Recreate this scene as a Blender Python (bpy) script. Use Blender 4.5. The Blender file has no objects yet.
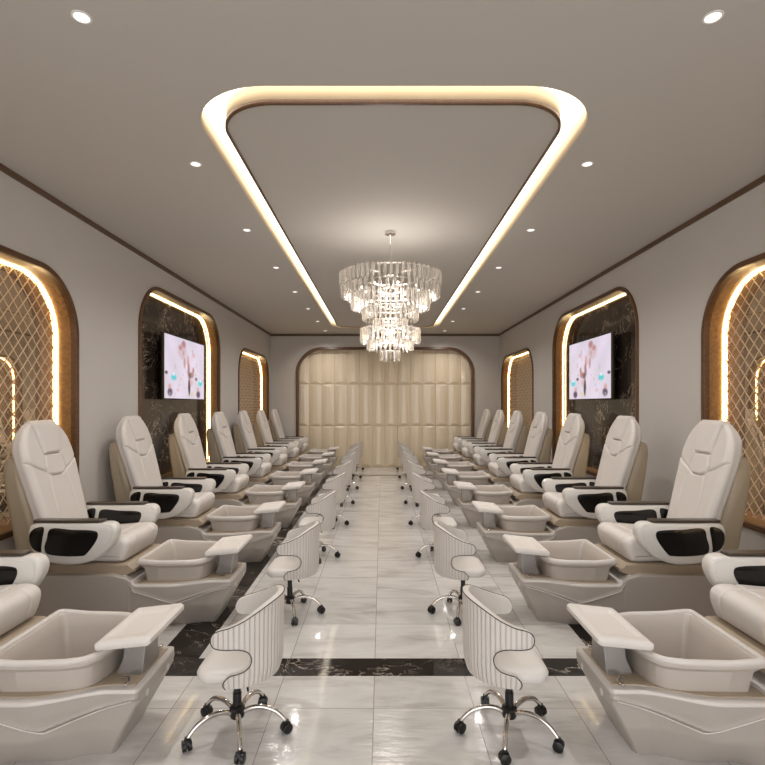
import bpy, bmesh, math, random
from mathutils import Vector, Matrix
random.seed(4)
PI = math.pi
S = bpy.context.scene
COL = S.collection

# ------------------------------------------------------------------ materials
def lin(c):
    return tuple(((v/255)/12.92 if v/255 <= .04045 else ((v/255+.055)/1.055)**2.4) for v in c)+(1,)

def mat(name, rgb, rough=.5, metal=0, spec=.5, coat=0, bump=0, bscale=200, noise=0, nscale=6):
    m = bpy.data.materials.new(name); m.use_nodes = True
    nt = m.node_tree; b = nt.nodes['Principled BSDF']
    b.inputs['Base Color'].default_value = lin(rgb)
    b.inputs['Roughness'].default_value = rough
    b.inputs['Metallic'].default_value = metal
    b.inputs['Specular IOR Level'].default_value = spec
    b.inputs['Coat Weight'].default_value = coat
    tc = nt.nodes.new('ShaderNodeTexCoord')
    if bump:
        n = nt.nodes.new('ShaderNodeTexNoise'); n.inputs['Scale'].default_value = bscale
        nt.links.new(tc.outputs['Object'], n.inputs['Vector'])
        bp = nt.nodes.new('ShaderNodeBump'); bp.inputs['Strength'].default_value = bump
        bp.inputs['Distance'].default_value = .004
        nt.links.new(n.outputs['Fac'], bp.inputs['Height']); nt.links.new(bp.outputs['Normal'], b.inputs['Normal'])
    if noise:
        n = nt.nodes.new('ShaderNodeTexNoise'); n.inputs['Scale'].default_value = nscale; n.inputs['Detail'].default_value = 6
        nt.links.new(tc.outputs['Object'], n.inputs['Vector'])
        mx = nt.nodes.new('ShaderNodeMix'); mx.data_type = 'RGBA'
        mx.inputs['A'].default_value = tuple(v*(1-noise) for v in lin(rgb)[:3])+(1,)
        mx.inputs['B'].default_value = tuple(min(1, v*(1+noise)) for v in lin(rgb)[:3])+(1,)
        nt.links.new(n.outputs['Fac'], mx.inputs['Factor']); nt.links.new(mx.outputs['Result'], b.inputs['Base Color'])
    return m

def emis(name, rgb, strength):
    m = bpy.data.materials.new(name); m.use_nodes = True
    nt = m.node_tree; nt.nodes.clear()
    o = nt.nodes.new('ShaderNodeOutputMaterial'); e = nt.nodes.new('ShaderNodeEmission')
    e.inputs['Color'].default_value = lin(rgb); e.inputs['Strength'].default_value = strength
    nt.links.new(e.outputs[0], o.inputs['Surface'])
    return m

def N(nt, typ, **kw):
    n = nt.nodes.new(typ)
    for k, v in kw.items():
        if k in ('operation', 'data_type', 'blend_type', 'bands_direction', 'feature', 'noise_dimensions', 'wave_type'): setattr(n, k, v)
        else: n.inputs[k].default_value = v
    return n

def ramp(nt, pts):
    r = nt.nodes.new('ShaderNodeValToRGB')
    el = r.color_ramp.elements
    el[0].position, el[0].color = pts[0][0], pts[0][1]
    el[1].position, el[1].color = pts[-1][0], pts[-1][1]
    for p, c in pts[1:-1]:
        e = el.new(p); e.color = c
    return r

def vein_fac(nt, scale, width, warp=1.2, seed=0.0):
    """thin irregular veins: where a distorted noise crosses one half"""
    L = nt.links
    g = nt.nodes.new('ShaderNodeNewGeometry')
    mp = N(nt, 'ShaderNodeMapping'); mp.inputs['Location'].default_value = (seed, seed*.7, seed*1.3)
    L.new(g.outputs['Position'], mp.inputs['Vector'])
    n = N(nt, 'ShaderNodeTexNoise', Scale=scale, Detail=8.0, Roughness=.62, Distortion=warp)
    L.new(mp.outputs['Vector'], n.inputs['Vector'])
    a = N(nt, 'ShaderNodeMath', operation='SUBTRACT'); a.inputs[1].default_value = .5
    L.new(n.outputs['Fac'], a.inputs[0])
    b = N(nt, 'ShaderNodeMath', operation='ABSOLUTE'); L.new(a.outputs[0], b.inputs[0])
    c = N(nt, 'ShaderNodeMath', operation='DIVIDE'); L.new(b.outputs[0], c.inputs[0]); c.inputs[1].default_value = width
    d = N(nt, 'ShaderNodeMath', operation='SUBTRACT'); d.inputs[0].default_value = 1; L.new(c.outputs[0], d.inputs[1]); d.use_clamp = True
    n2 = N(nt, 'ShaderNodeTexNoise', Scale=scale*.8, Detail=2.0)
    L.new(g.outputs['Position'], n2.inputs['Vector'])
    r = ramp(nt, [(.47, (0, 0, 0, 1)), (.60, (1, 1, 1, 1))]); L.new(n2.outputs['Fac'], r.inputs[0])
    e = N(nt, 'ShaderNodeMath', operation='MULTIPLY'); L.new(d.outputs[0], e.inputs[0]); L.new(r.outputs[0], e.inputs[1])
    return e.outputs[0]

def dark_marble(name, base, dark, vein, rough=.06, scale=2.2, width=.012):
    m = bpy.data.materials.new(name); m.use_nodes = True
    nt = m.node_tree; L = nt.links; b = nt.nodes['Principled BSDF']
    g = nt.nodes.new('ShaderNodeNewGeometry')
    n = N(nt, 'ShaderNodeTexNoise', Scale=3.0, Detail=6.0, Roughness=.6); L.new(g.outputs['Position'], n.inputs['Vector'])
    r = ramp(nt, [(.35, lin(dark)), (.7, lin(base))]); L.new(n.outputs['Fac'], r.inputs[0])
    v = vein_fac(nt, scale, width)
    v2 = vein_fac(nt, scale*2.3, width*.8, seed=3.7)
    mx_ = N(nt, 'ShaderNodeMath', operation='MAXIMUM'); L.new(v, mx_.inputs[0]); L.new(v2, mx_.inputs[1])
    mx = N(nt, 'ShaderNodeMix', data_type='RGBA'); mx.inputs['B'].default_value = lin(vein)
    L.new(mx_.outputs[0], mx.inputs['Factor']); L.new(r.outputs[0], mx.inputs['A'])
    L.new(mx.outputs['Result'], b.inputs['Base Color'])
    b.inputs['Roughness'].default_value = rough
    return m

def floor_mat():
    m = bpy.data.materials.new('white marble tile'); m.use_nodes = True
    nt = m.node_tree; L = nt.links; b = nt.nodes['Principled BSDF']
    g = nt.nodes.new('ShaderNodeNewGeometry')
    sp = nt.nodes.new('ShaderNodeSeparateXYZ'); L.new(g.outputs['Position'], sp.inputs[0])
    T = .53
    def M(op, a, c=None):
        n = nt.nodes.new('ShaderNodeMath'); n.operation = op
        for i, v in enumerate((a, c)):
            if v is None: continue
            if isinstance(v, (int, float)): n.inputs[i].default_value = v
            else: L.new(v, n.inputs[i])
        return n.outputs[0]
    near = M('LESS_THAN', sp.outputs['Y'], 3.28)
    yo = M('ADD', sp.outputs['Y'], M('MULTIPLY', near, T-.555+.53*4-.53*4))
    yo = M('ADD', sp.outputs['Y'], M('MULTIPLY', near, .555-T))
    tx = M('DIVIDE', M('ADD', sp.outputs['X'], .044+T*20), T)
    ty = M('DIVIDE', M('ADD', yo, T*20-3.395), T)
    fx, fy = M('FRACT', tx), M('FRACT', ty)
    ex = M('MINIMUM', fx, M('SUBTRACT', 1, fx)); ey = M('MINIMUM', fy, M('SUBTRACT', 1, fy))
    gr = M('LESS_THAN', M('MINIMUM', ex, ey), .0042)
    cell = nt.nodes.new('ShaderNodeCombineXYZ'); L.new(M('FLOOR', tx), cell.inputs[0]); L.new(M('FLOOR', ty), cell.inputs[1])
    wn = nt.nodes.new('ShaderNodeTexWhiteNoise'); L.new(cell.outputs[0], wn.inputs['Vector'])
    # veins differ from tile to tile
    off = nt.nodes.new('ShaderNodeVectorMath'); off.operation = 'MULTIPLY_ADD'
    L.new(wn.outputs['Color'], off.inputs[0]); off.inputs[1].default_value = (9, 9, 9); L.new(g.outputs['Position'], off.inputs[2])
    mp = N(nt, 'ShaderNodeMapping'); mp.inputs['Rotation'].default_value = (0, 0, .5); mp.inputs['Scale'].default_value = (1, 3.2, 1)
    L.new(off.outputs[0], mp.inputs['Vector'])
    n = N(nt, 'ShaderNodeTexNoise', Scale=1.6, Detail=9.0, Roughness=.6, Distortion=.7); L.new(mp.outputs[0], n.inputs['Vector'])
    r = ramp(nt, [(.30, lin((176, 171, 167))), (.46, lin((202, 199, 196))), (.62, lin((212, 210, 207))), (.8, lin((190, 186, 181)))])
    L.new(n.outputs['Fac'], r.inputs[0])
    hv = N(nt, 'ShaderNodeMix', data_type='RGBA', blend_type='MULTIPLY'); hv.inputs['Factor'].default_value = 1
    tint = M('ADD', M('MULTIPLY', wn.outputs['Value'], .10), .92)
    cc = nt.nodes.new('ShaderNodeCombineColor'); [L.new(tint, cc.inputs[i]) for i in range(3)]
    L.new(r.outputs[0], hv.inputs['A']); L.new(cc.outputs[0], hv.inputs['B'])
    mx = N(nt, 'ShaderNodeMix', data_type='RGBA'); mx.inputs['B'].default_value = lin((150, 142, 134))
    L.new(gr, mx.inputs['Factor']); L.new(hv.outputs['Result'], mx.inputs['A'])
    L.new(mx.outputs['Result'], b.inputs['Base Color'])
    b.inputs['Roughness'].default_value = .09
    b.inputs['Coat Weight'].default_value = .3; b.inputs['Coat Roughness'].default_value = .05
    # slightly uneven polish: streaked reflections
    mp2 = N(nt, 'ShaderNodeMapping'); mp2.inputs['Scale'].default_value = (1, 4.5, 1); L.new(off.outputs[0], mp2.inputs['Vector'])
    n2 = N(nt, 'ShaderNodeTexNoise', Scale=4.0, Detail=5.0, Roughness=.55); L.new(mp2.outputs[0], n2.inputs['Vector'])
    bp = nt.nodes.new('ShaderNodeBump'); bp.inputs['Strength'].default_value = .34; bp.inputs['Distance'].default_value = .014
    L.new(n2.outputs['Fac'], bp.inputs['Height']); L.new(bp.outputs[0], b.inputs['Normal'])
    return m

def wood_mat(name, rgb, rough=.35):
    m = mat(name, rgb, rough)
    nt = m.node_tree; L = nt.links; b = nt.nodes['Principled BSDF']
    tc = nt.nodes.new('ShaderNodeTexCoord')
    mp = N(nt, 'ShaderNodeMapping'); mp.inputs['Scale'].default_value = (14, 1.2, 14); L.new(tc.outputs['Object'], mp.inputs['Vector'])
    n = N(nt, 'ShaderNodeTexNoise', Scale=2.5, Detail=6.0, Distortion=.6); L.new(mp.outputs[0], n.inputs['Vector'])
    c = lin(rgb)
    r = ramp(nt, [(.3, tuple(v*.7 for v in c[:3])+(1,)), (.7, tuple(v*1.25 for v in c[:3])+(1,))])
    L.new(n.outputs['Fac'], r.inputs[0]); L.new(r.outputs[0], b.inputs['Base Color'])
    return m

def stripe_leather():
    m = mat('striped leather', (208, 202, 197), .5)
    nt = m.node_tree; L = nt.links; b = nt.nodes['Principled BSDF']
    uv = nt.nodes.new('ShaderNodeUVMap'); sp = nt.nodes.new('ShaderNodeSeparateXYZ'); L.new(uv.outputs[0], sp.inputs[0])
    a = N(nt, 'ShaderNodeMath', operation='MULTIPLY'); L.new(sp.outputs['X'], a.inputs[0]); a.inputs[1].default_value = 1/.0235
    f = N(nt, 'ShaderNodeMath', operation='FRACT'); L.new(a.outputs[0], f.inputs[0])
    p = N(nt, 'ShaderNodeMath', operation='PINGPONG'); L.new(f.outputs[0], p.inputs[0]); p.inputs[1].default_value = .5
    r = ramp(nt, [(.02, (0, 0, 0, 1)), (.20, (1, 1, 1, 1))]); L.new(p.outputs[0], r.inputs[0])
    mx = N(nt, 'ShaderNodeMix', data_type='RGBA'); mx.inputs['A'].default_value = lin((184, 177, 170)); mx.inputs['B'].default_value = lin((208, 202, 197))
    L.new(r.outputs[0], mx.inputs['Factor']); L.new(mx.outputs['Result'], b.inputs['Base Color'])
    bp = nt.nodes.new('ShaderNodeBump'); bp.inputs['Strength'].default_value = .6; bp.inputs['Distance'].default_value = .006
    L.new(r.outputs[0], bp.inputs['Height']); L.new(bp.outputs[0], b.inputs['Normal'])
    return m

def glass_rod_mat():
    m = bpy.data.materials.new('crystal rods'); m.use_nodes = True
    nt = m.node_tree; L = nt.links; nt.nodes.clear()
    o = nt.nodes.new('ShaderNodeOutputMaterial')
    tr = nt.nodes.new('ShaderNodeBsdfTransparent'); tr.inputs[0].default_value = (.84, .81, .78, 1)
    gl = nt.nodes.new('ShaderNodeBsdfGlossy'); gl.inputs['Roughness'].default_value = .12; gl.inputs['Color'].default_value = (.95, .93, .9, 1)
    tl = nt.nodes.new('ShaderNodeBsdfTranslucent'); tl.inputs[0].default_value = (.95, .92, .88, 1)
    lw = nt.nodes.new('ShaderNodeLayerWeight'); lw.inputs[0].default_value = .45
    m1 = nt.nodes.new('ShaderNodeMixShader'); m2 = nt.nodes.new('ShaderNodeMixShader')
    m1.inputs[0].default_value = .48
    L.new(gl.outputs[0], m1.inputs[1]); L.new(tl.outputs[0], m1.inputs[2])
    r = ramp(nt, [(0, (.30, .30, .30, 1)), (1, (.9, .9, .9, 1))]); L.new(lw.outputs['Facing'], r.inputs[0])
    L.new(r.outputs[0], m2.inputs[0]); L.new(tr.outputs[0], m2.inputs[1]); L.new(m1.outputs[0], m2.inputs[2])
    L.new(m2.outputs[0], o.inputs['Surface'])
    return m

WALL = (196, 191, 186)
M_ = dict(
    wall=mat('greige wall paint', WALL, .85, bump=.05, bscale=300),
    ceil=mat('ceiling paint', (188, 183, 177), .85),
    fascia=mat('cream fascia', (214, 196, 168), .6, noise=.06, nscale=5),
    floor=floor_mat(),
    stripe=dark_marble('black marble floor band', (42, 34, 30), (18, 14, 12), (190, 180, 168), rough=.07, scale=1.6, width=.012),
    marble=dark_marble('black marble panel', (66, 55, 47), (34, 28, 24), (205, 190, 170), rough=.10, scale=1.7, width=.009),
    wood=wood_mat('walnut frame', (92, 60, 34), .35),
    bronze=wood_mat('walnut reveal', (142, 104, 62), .4),
    crown=mat('brown crown', (96, 72, 52), .45),
    mirror=mat('bronze mirror', (226, 200, 168), .01, metal=.8),
    lattice=mat('champagne lattice', (214, 190, 158), .5),
    leather=mat('white leather', (211, 205, 200), .42, bump=.12, bscale=260),
    arm=mat('white lacquered armrest', (214, 210, 205), .28, coat=.2),
    shell=mat('taupe seat shell', (172, 158, 138), .5, bump=.08),
    black=mat('gloss black insert', (10, 9, 9), .22, spec=.5),
    padm=mat('dark walnut armrest top', (62, 52, 44), .3),
    base=mat('taupe gelcoat', (167, 159, 152), .38, noise=.05, nscale=180),
    lip=mat('pale gelcoat', (203, 197, 192), .32, noise=.03, nscale=180),
    deck=mat('tan deck', (166, 150, 130), .42),
    basin=mat('basin gelcoat', (184, 175, 167), .3, noise=.04, nscale=180),
    footpad=mat('footrest pad', (214, 208, 203), .45, bump=.1),
    steel=mat('brushed steel', (150, 146, 143), .3, metal=.9),
    chrome=mat('chrome', (215, 210, 205), .09, metal=1),
    plastic=mat('black plastic', (14, 13, 13), .35),
    piping=mat('dark piping', (42, 32, 26), .6),
    ribs=stripe_leather(),
    sleather=mat('stool leather', (210, 205, 200), .45, bump=.1, bscale=260),
    panel=mat('cream satin panel', (222, 206, 180), .24, coat=.3),
    tvb=mat('television housing', (12, 12, 12), .3),
    dl=emis('downlight lens', (255, 250, 242), 1.3),
    ring=mat('white ring', (225, 222, 218), .35),
    led=emis('warm strip', (255, 224, 165), 16.0),
    cove=emis('cove diffuser', (255, 243, 222), 2.7),
    bulb=emis('chandelier bulb', (255, 240, 215), 9),
    glass=glass_rod_mat(),
)

# ------------------------------------------------------------------ object helpers
def link(name, me, m=None, parent=None, smooth=False, loc=None):
    o = bpy.data.objects.new(name, me); COL.objects.link(o)
    if m is not None and not me.materials: me.materials.append(m)
    if smooth:
        for p in me.polygons: p.use_smooth = True
    if parent: o.parent = parent
    if loc: o.location = loc
    return o

def bm_obj(name, bm, m=None, parent=None, smooth=False, recalc=True, angle=None):
    if recalc: bmesh.ops.recalc_face_normals(bm, faces=bm.faces)
    if angle is not None:
        for e in bm.edges:
            if len(e.link_faces) == 2 and e.calc_face_angle(0) > math.radians(angle): e.smooth = False
    me = bpy.data.meshes.new(name); bm.to_mesh(me); bm.free()
    return link(name, me, m, parent, smooth or angle is not None)

def struct(o): o['kind'] = 'structure'; return o

def thing(name, label, cat, loc, rz=0, group=None):
    o = bpy.data.objects.new(name, None); COL.objects.link(o); o.empty_display_size = .1
    o.location = loc; o.rotation_euler = (0, 0, rz)
    tag(o, label, cat, group); return o

def tag(o, label, cat, group=None):
    o['label'] = label; o['category'] = cat
    if group: o['group'] = group
    return o

def copy_tree(o, parent=None):
    c = o.copy(); COL.objects.link(c); c.parent = parent
    for ch in [x for x in COL.objects if x.parent == o]: copy_tree(ch, c)
    return c

def box(bm, x0, x1, y0, y1, z0, z1):
    v = [bm.verts.new((x, y, z)) for x in (x0, x1) for y in (y0, y1) for z in (z0, z1)]
    for f in ((0, 1, 3, 2), (4, 6, 7, 5), (0, 4, 5, 1), (2, 3, 7, 6), (0, 2, 6, 4), (1, 5, 7, 3)): bm.faces.new([v[i] for i in f])
    return v

def rbox(x0, x1, y0, y1, z0, z1, r=.01, seg=3):
    bm = bmesh.new(); box(bm, x0, x1, y0, y1, z0, z1)
    bmesh.ops.bevel(bm, geom=bm.edges[:], offset=r, segments=seg, profile=.5, affect='EDGES')
    return bm

def tube(bm, pts, rad, n=8, caps=True):
    pts = [Vector(p) for p in pts]; rings = []
    rads = rad if isinstance(rad, (list, tuple)) else [rad]*len(pts)
    prev = None
    for i, p in enumerate(pts):
        d = (pts[min(i+1, len(pts)-1)]-pts[max(i-1, 0)]).normalized()
        if prev is None:
            up = Vector((0, 0, 1)) if abs(d.z) < .9 else Vector((1, 0, 0))
        else: up = prev
        a = (up - d*up.dot(d)).normalized(); b = d.cross(a); prev = a
        rings.append([bm.verts.new(p+(a*math.cos(2*PI*k/n)+b*math.sin(2*PI*k/n))*rads[i]) for k in range(n)])
    for r0, r1 in zip(rings, rings[1:]):
        for k in range(n): bm.faces.new((r0[k], r0[(k+1) % n], r1[(k+1) % n], r1[k]))
    if caps:
        bm.faces.new(rings[0]); bm.faces.new(rings[-1][::-1])

def closed_tube(bm, pts, rad, n=6):
    pts = [Vector(p) for p in pts]; m = len(pts); rings = []; prev = Vector((0, 0, 1))
    for i, p in enumerate(pts):
        d = (pts[(i+1) % m]-pts[i-1]).normalized()
        a = prev - d*prev.dot(d)
        if a.length < 1e-4: a = d.orthogonal()
        a.normalize(); b = d.cross(a); prev = a
        rings.append([bm.verts.new(p+(a*math.cos(2*PI*k/n)+b*math.sin(2*PI*k/n))*rad) for k in range(n)])
    for i in range(m):
        r0, r1 = rings[i], rings[(i+1) % m]
        for k in range(n): bm.faces.new((r0[k], r0[(k+1) % n], r1[(k+1) % n], r1[k]))

def lathe(bm, prof, n=24, c=(0, 0, 0)):
    rings = []
    for r, z in prof:
        if r < 1e-6: rings.append([bm.verts.new((c[0], c[1], c[2]+z))])
        else: rings.append([bm.verts.new((c[0]+r*math.cos(2*PI*k/n), c[1]+r*math.sin(2*PI*k/n), c[2]+z)) for k in range(n)])
    for a, b in zip(rings, rings[1:]):
        if len(a) == len(b) == 1: continue
        for k in range(n):
            if len(a) == 1: bm.faces.new((a[0], b[k], b[(k+1) % n]))
            elif len(b) == 1: bm.faces.new((a[k], a[(k+1) % n], b[0]))
            else: bm.faces.new((a[k], a[(k+1) % n], b[(k+1) % n], b[k]))

def rrect(x0, x1, y0, y1, r, n=14, square_bottom=False):
    """rounded rectangle; r is one radius or four (bl, br, tr, tl)"""
    rs = r if isinstance(r, tuple) else (r,)*4
    out = []
    for (cx, cy, a0, rr) in ((x0+rs[0], y0+rs[0], PI, rs[0]), (x1-rs[1], y0+rs[1], 1.5*PI, rs[1]), (x1-rs[2], y1-rs[2], 0, rs[2]), (x0+rs[3], y1-rs[3], .5*PI, rs[3])):
        if rr < 1e-5: out.append((cx, cy)); continue
        for k in range(n+1):
            a = a0+.5*PI*k/n; out.append((cx+rr*math.cos(a), cy+rr*math.sin(a)))
    return out

def catmull(pts, per=6, closed=True):
    n = len(pts); out = []
    for i in range(n if closed else n-1):
        p0, p1, p2, p3 = (pts[(i-1) % n], pts[i], pts[(i+1) % n], pts[(i+2) % n]) if closed else (pts[max(i-1, 0)], pts[i], pts[i+1], pts[min(i+2, n-1)])
        for k in range(per):
            t = k/per
            out.append(tuple(.5*((2*b)+(-a+c)*t+(2*a-5*b+4*c-d)*t*t+(-a+3*b-3*c+d)*t**3) for a, b, c, d in zip(p0, p1, p2, p3)))
    if not closed: out.append(tuple(pts[-1]))
    return out

def flat_solid(loops, a0, a1, axis, bevel=0, bres=2):
    """plate with holes: loops are 2D; axis 'x' -> (y,z) loops spanning x a0..a1, 'y' -> (x,z), 'z' -> (x,y)"""
    cu = bpy.data.curves.new('c', 'CURVE'); cu.dimensions = '2D'; cu.fill_mode = 'BOTH'
    for lp in loops:
        s = cu.splines.new('POLY'); s.points.add(len(lp)-1); s.use_cyclic_u = True
        for p, q in zip(s.points, lp): p.co = (q[0], q[1], 0, 1)
    cu.extrude = max(0, (a1-a0)/2-bevel); cu.bevel_depth = bevel; cu.bevel_resolution = bres; cu.offset = -bevel
    o = bpy.data.objects.new('c', cu); COL.objects.link(o)
    dg = bpy.context.evaluated_depsgraph_get(); dg.update()
    me = bpy.data.meshes.new_from_object(o.evaluated_get(dg))
    bpy.data.objects.remove(o); bpy.data.curves.remove(cu)
    bm = bmesh.new(); bm.from_mesh(me); bpy.data.meshes.remove(me)
    bmesh.ops.remove_doubles(bm, verts=bm.verts, dist=1e-5)
    mid = (a0+a1)/2
    for v in bm.verts:
        x, y, z = v.co
        v.co = {'x': (mid+z, x, y), 'y': (x, mid+z, y), 'z': (x, y, mid+z)}[axis]
    return bm

# ------------------------------------------------------------------ room
XL, XR, YB, YF, ZC = -2.805, 2.955, 13.58, -2.4, 3.36
CX = .075

# ceiling with the lit trough
OUT = (CX-1.22, CX+1.22, 2.985, 12.52, .50)
INN = (CX-1.075, CX+1.065, 3.15, 12.34, .36)
CLIP = [(XL, YF), (XR, YF), (XR, YB), (XL, YB)]
TR = .11
struct(bm_obj('ceiling', flat_solid([CLIP, rrect(*OUT)], ZC, ZC+TR, 'z'), M_['ceil']))
bm = flat_solid([rrect(INN[0]+.006, INN[1]-.006, INN[2]+.006, INN[3]-.006, INN[4])], ZC, ZC+TR, 'z')
isl = bm_obj('ceiling', bm, M_['ceil']); struct(isl)
struct(bm_obj('trim_1', flat_solid([rrect(*INN), rrect(INN[0]+.006, INN[1]-.006, INN[2]+.006, INN[3]-.006, INN[4])], ZC+.012, ZC+TR, 'z'), M_['fascia']))
struct(bm_obj('trim_2', flat_solid([rrect(INN[0]-.005, INN[1]+.005, INN[2]-.005, INN[3]+.005, INN[4]+.005), rrect(INN[0]+.011, INN[1]-.011, INN[2]+.011, INN[3]-.011, INN[4]-.011)], ZC-.012, ZC+.014, 'z'), M_['wood']))
struct(bm_obj('trim_3', flat_solid([rrect(OUT[0]-.001, OUT[1]+.001, OUT[2]-.001, OUT[3]+.001, .5), rrect(OUT[0]+.005, OUT[1]-.005, OUT[2]+.005, OUT[3]-.005, .495)], ZC+.001, ZC+TR, 'z'), M_['fascia']))
cv = bm_obj('cove_light', flat_solid([rrect(OUT[0]-.02, OUT[1]+.02, OUT[2]-.02, OUT[3]+.02, .5), rrect(INN[0]+.02, INN[1]-.02, INN[2]+.02, INN[3]-.02, .34)], ZC+TR, ZC+TR+.015, 'z'), M_['cove'])
tag(cv, 'warm glowing rounded rectangular light trough recessed in the ceiling', 'cove light')
bm = bmesh.new(); box(bm, XL, XR, YF, YB, ZC+TR+.03, ZC+TR+.08)
struct(bm_obj('ceiling', bm, M_['ceil']))

# crown strips
for i, b in enumerate(((XL, XL+.02, YF, YB, ZC-.045, ZC), (XR-.02, XR, YF, YB, ZC-.045, ZC), (XL, XR, YB-.02, YB, ZC-.055, ZC))):
    bm = bmesh.new(); box(bm, *b); struct(bm_obj('trim_%d' % (4+i), bm, M_['crown']))

# floor and marble bands
bm = bmesh.new(); box(bm, XL-.3, XR+.3, YF, YB+.3, -.05, 0)
struct(bm_obj('floor', bm, M_['floor']))
k = 7
for b in ((XL, XR, 3.176, 3.395), (XL, XR, 12.03, 12.24), (-1.42, -1.152, 3.395, 12.03), (1.352, 1.62, 3.395, 12.03)):
    bm = bmesh.new(); box(bm, b[0], b[1], b[2], b[3], -.01, .0006)
    struct(bm_obj('trim_%d' % k, bm, M_['stripe'])); k += 1

# niches: (y0, y1, top, corner radius)
NB = .60
NICHES = [(2.13, 4.97, 2.765, .56, 'mirror'), (6.21, 9.32, 3.065, .60, 'marble'), (10.52, 13.34, 2.75, .56, 'mirror')]
WT = .28
def inset_rr(y0, y1, z0, z1, r, d): return rrect(y0+d, y1-d, z0+d, z1-d, (.03, .03, max(r-d, .02), max(r-d, .02)), 18)
for side, xw, sg in (('left', XL, -1), ('right', XR, 1)):
    outer = [(YF, 0), (YB+.3, 0), (YB+.3, ZC+.19), (YF, ZC+.19)]
    holes = [inset_rr(y0, y1, NB, zt, r, .012) for y0, y1, zt, r, _ in NICHES]
    a, b = sorted((xw, xw+sg*WT))
    struct(bm_obj('wall_'+side, flat_solid([outer]+holes, a, b, 'x'), M_['wall']))
    which = 'left' if side == 'left' else 'right'
    for j, (y0, y1, zt, r, kind) in enumerate(NICHES):
        place = ('nearest', 'middle', 'farthest')[j]
        # frame (front face) and deep reveal
        a, b = sorted((xw-sg*.022, xw+sg*.035))
        struct(bm_obj('trim_%d' % k, flat_solid([inset_rr(y0, y1, NB, zt, r, 0), inset_rr(y0, y1, NB, zt, r, .048)], a, b, 'x', bevel=.006), M_['wood'], angle=35)); k += 1
        dep = .185
        a, b = sorted((xw+sg*.03, xw+sg*dep))
        struct(bm_obj('trim_%d' % k, flat_solid([inset_rr(y0, y1, NB, zt, r, .013), inset_rr(y0, y1, NB, zt, r, .048)], a, b, 'x'), M_['bronze'], angle=35)); k += 1
        # light strip : an upside-down U of thin tape on the reveal
        ins = .048; c = rrect(y0+ins, y1-ins, NB+.05, zt-ins, (0, 0, r-ins, r-ins), 18)
        pts = c[1:]+c[:1]      # start bottom right, up, over, down to bottom left
        bm = bmesh.new(); x0_, x1_ = xw+sg*.149, xw+sg*.161
        cyc, czc = (y0+y1)/2, (NB+zt)/2
        rows = []
        for (py, pz) in pts:
            # inward offset for thickness
            d = Vector((cyc-py, 0)).normalized() if pz < zt-r else None
            if pz >= zt-r:
                cy_ = min(max(py, y0+r), y1-r); cz_ = zt-r
                d = (Vector((cy_, cz_))-Vector((py, pz)))
                d = d.normalized() if d.length > 1e-6 else Vector((0, -1))
            q = (py+d[0]*.012, pz+(d[1] if len(d) > 1 else 0)*.012)
            rows.append([bm.verts.new((x0_, py, pz)), bm.verts.new((x1_, py, pz)), bm.verts.new((x1_, q[0], q[1])), bm.verts.new((x0_, q[0], q[1]))])
        for r0, r1 in zip(rows, rows[1:]):
            for t in range(4): bm.faces.new((r0[t], r0[(t+1) % 4], r1[(t+1) % 4], r1[t]))
        bm.faces.new(rows[0]); bm.faces.new(rows[-1][::-1])
        s = bm_obj('led_strip', bm, M_['led'])
        tag(s, 'warm light strip curving inside the %s arched niche of the %s wall' % (place, which), 'light strip', 'niche light strips')
        inner = inset_rr(y0, y1, NB, zt, r, .046)
        if kind == 'marble':
            a, b = sorted((xw+sg*.175, xw+sg*.195))
            mp_ = bm_obj('marble_panel', flat_solid([inner], a, b, 'x'), M_['marble'])
            tag(mp_, 'polished black veined marble panel behind the television on the %s wall' % which, 'wall panel', 'marble niche panels')
        else:
            t = thing('lattice_mirror', 'bronze mirror under a gold diamond lattice, %s niche of the %s wall' % (place, which), 'mirror', (xw+sg*.168, (y0+y1)/2, NB+.048), 0, 'lattice mirrors')
            oy = (y0+y1)/2; oz = NB+.048; ox = xw+sg*.168
            bm = flat_solid([inner], *sorted((0, sg*.01)), 'x')
            for v in bm.verts: v.co.y -= oy; v.co.z -= oz
            bm_obj('mirror_glass', bm, M_['mirror'], t)
            # lattice bars clipped to the arch
            P = [Vector(q) for q in inner]; bm = bmesh.new(); pitch = .117
            def clip(o0, d):
                ts = []
                for q0, q1 in zip(P, P[1:]+P[:1]):
                    e = q1-q0; den = d.x*e.y-d.y*e.x
                    if abs(den) < 1e-9: continue
                    w = q0-o0; tt = (w.x*e.y-w.y*e.x)/den; uu = (w.x*d.y-w.y*d.x)/den
                    if 0 <= uu < 1: ts.append(tt)
                ts.sort(); return (ts[0], ts[-1]) if len(ts) >= 2 else None
            for sdir in (1, -1):
                d = Vector((1, sdir*1.12)).normalized(); nrm = Vector((-d.y, d.x))*.0034
                q = -40
                while q < 60:
                    o0 = Vector((y0+q*pitch, NB)); q += 1
                    cl = clip(o0, d)
                    if not cl or cl[1]-cl[0] < .02: continue
                    p0, p1 = o0+d*cl[0], o0+d*cl[1]
                    xs = (0, -sg*.005) if sdir == 1 else (0, -sg*.004)
                    vs = [bm.verts.new((x, pp.x-oy, pp.y-oz)) for x in xs for pp in (p0+nrm, p1+nrm, p1-nrm, p0-nrm)]
                    for f in ((3, 2, 1, 0), (4, 5, 6, 7), (0, 1, 5, 4), (1, 2, 6, 5), (2, 3, 7, 6), (3, 0, 4, 7)): bm.faces.new([vs[i] for i in f])
            bm_obj('lattice', bm, M_['lattice'], t)

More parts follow.
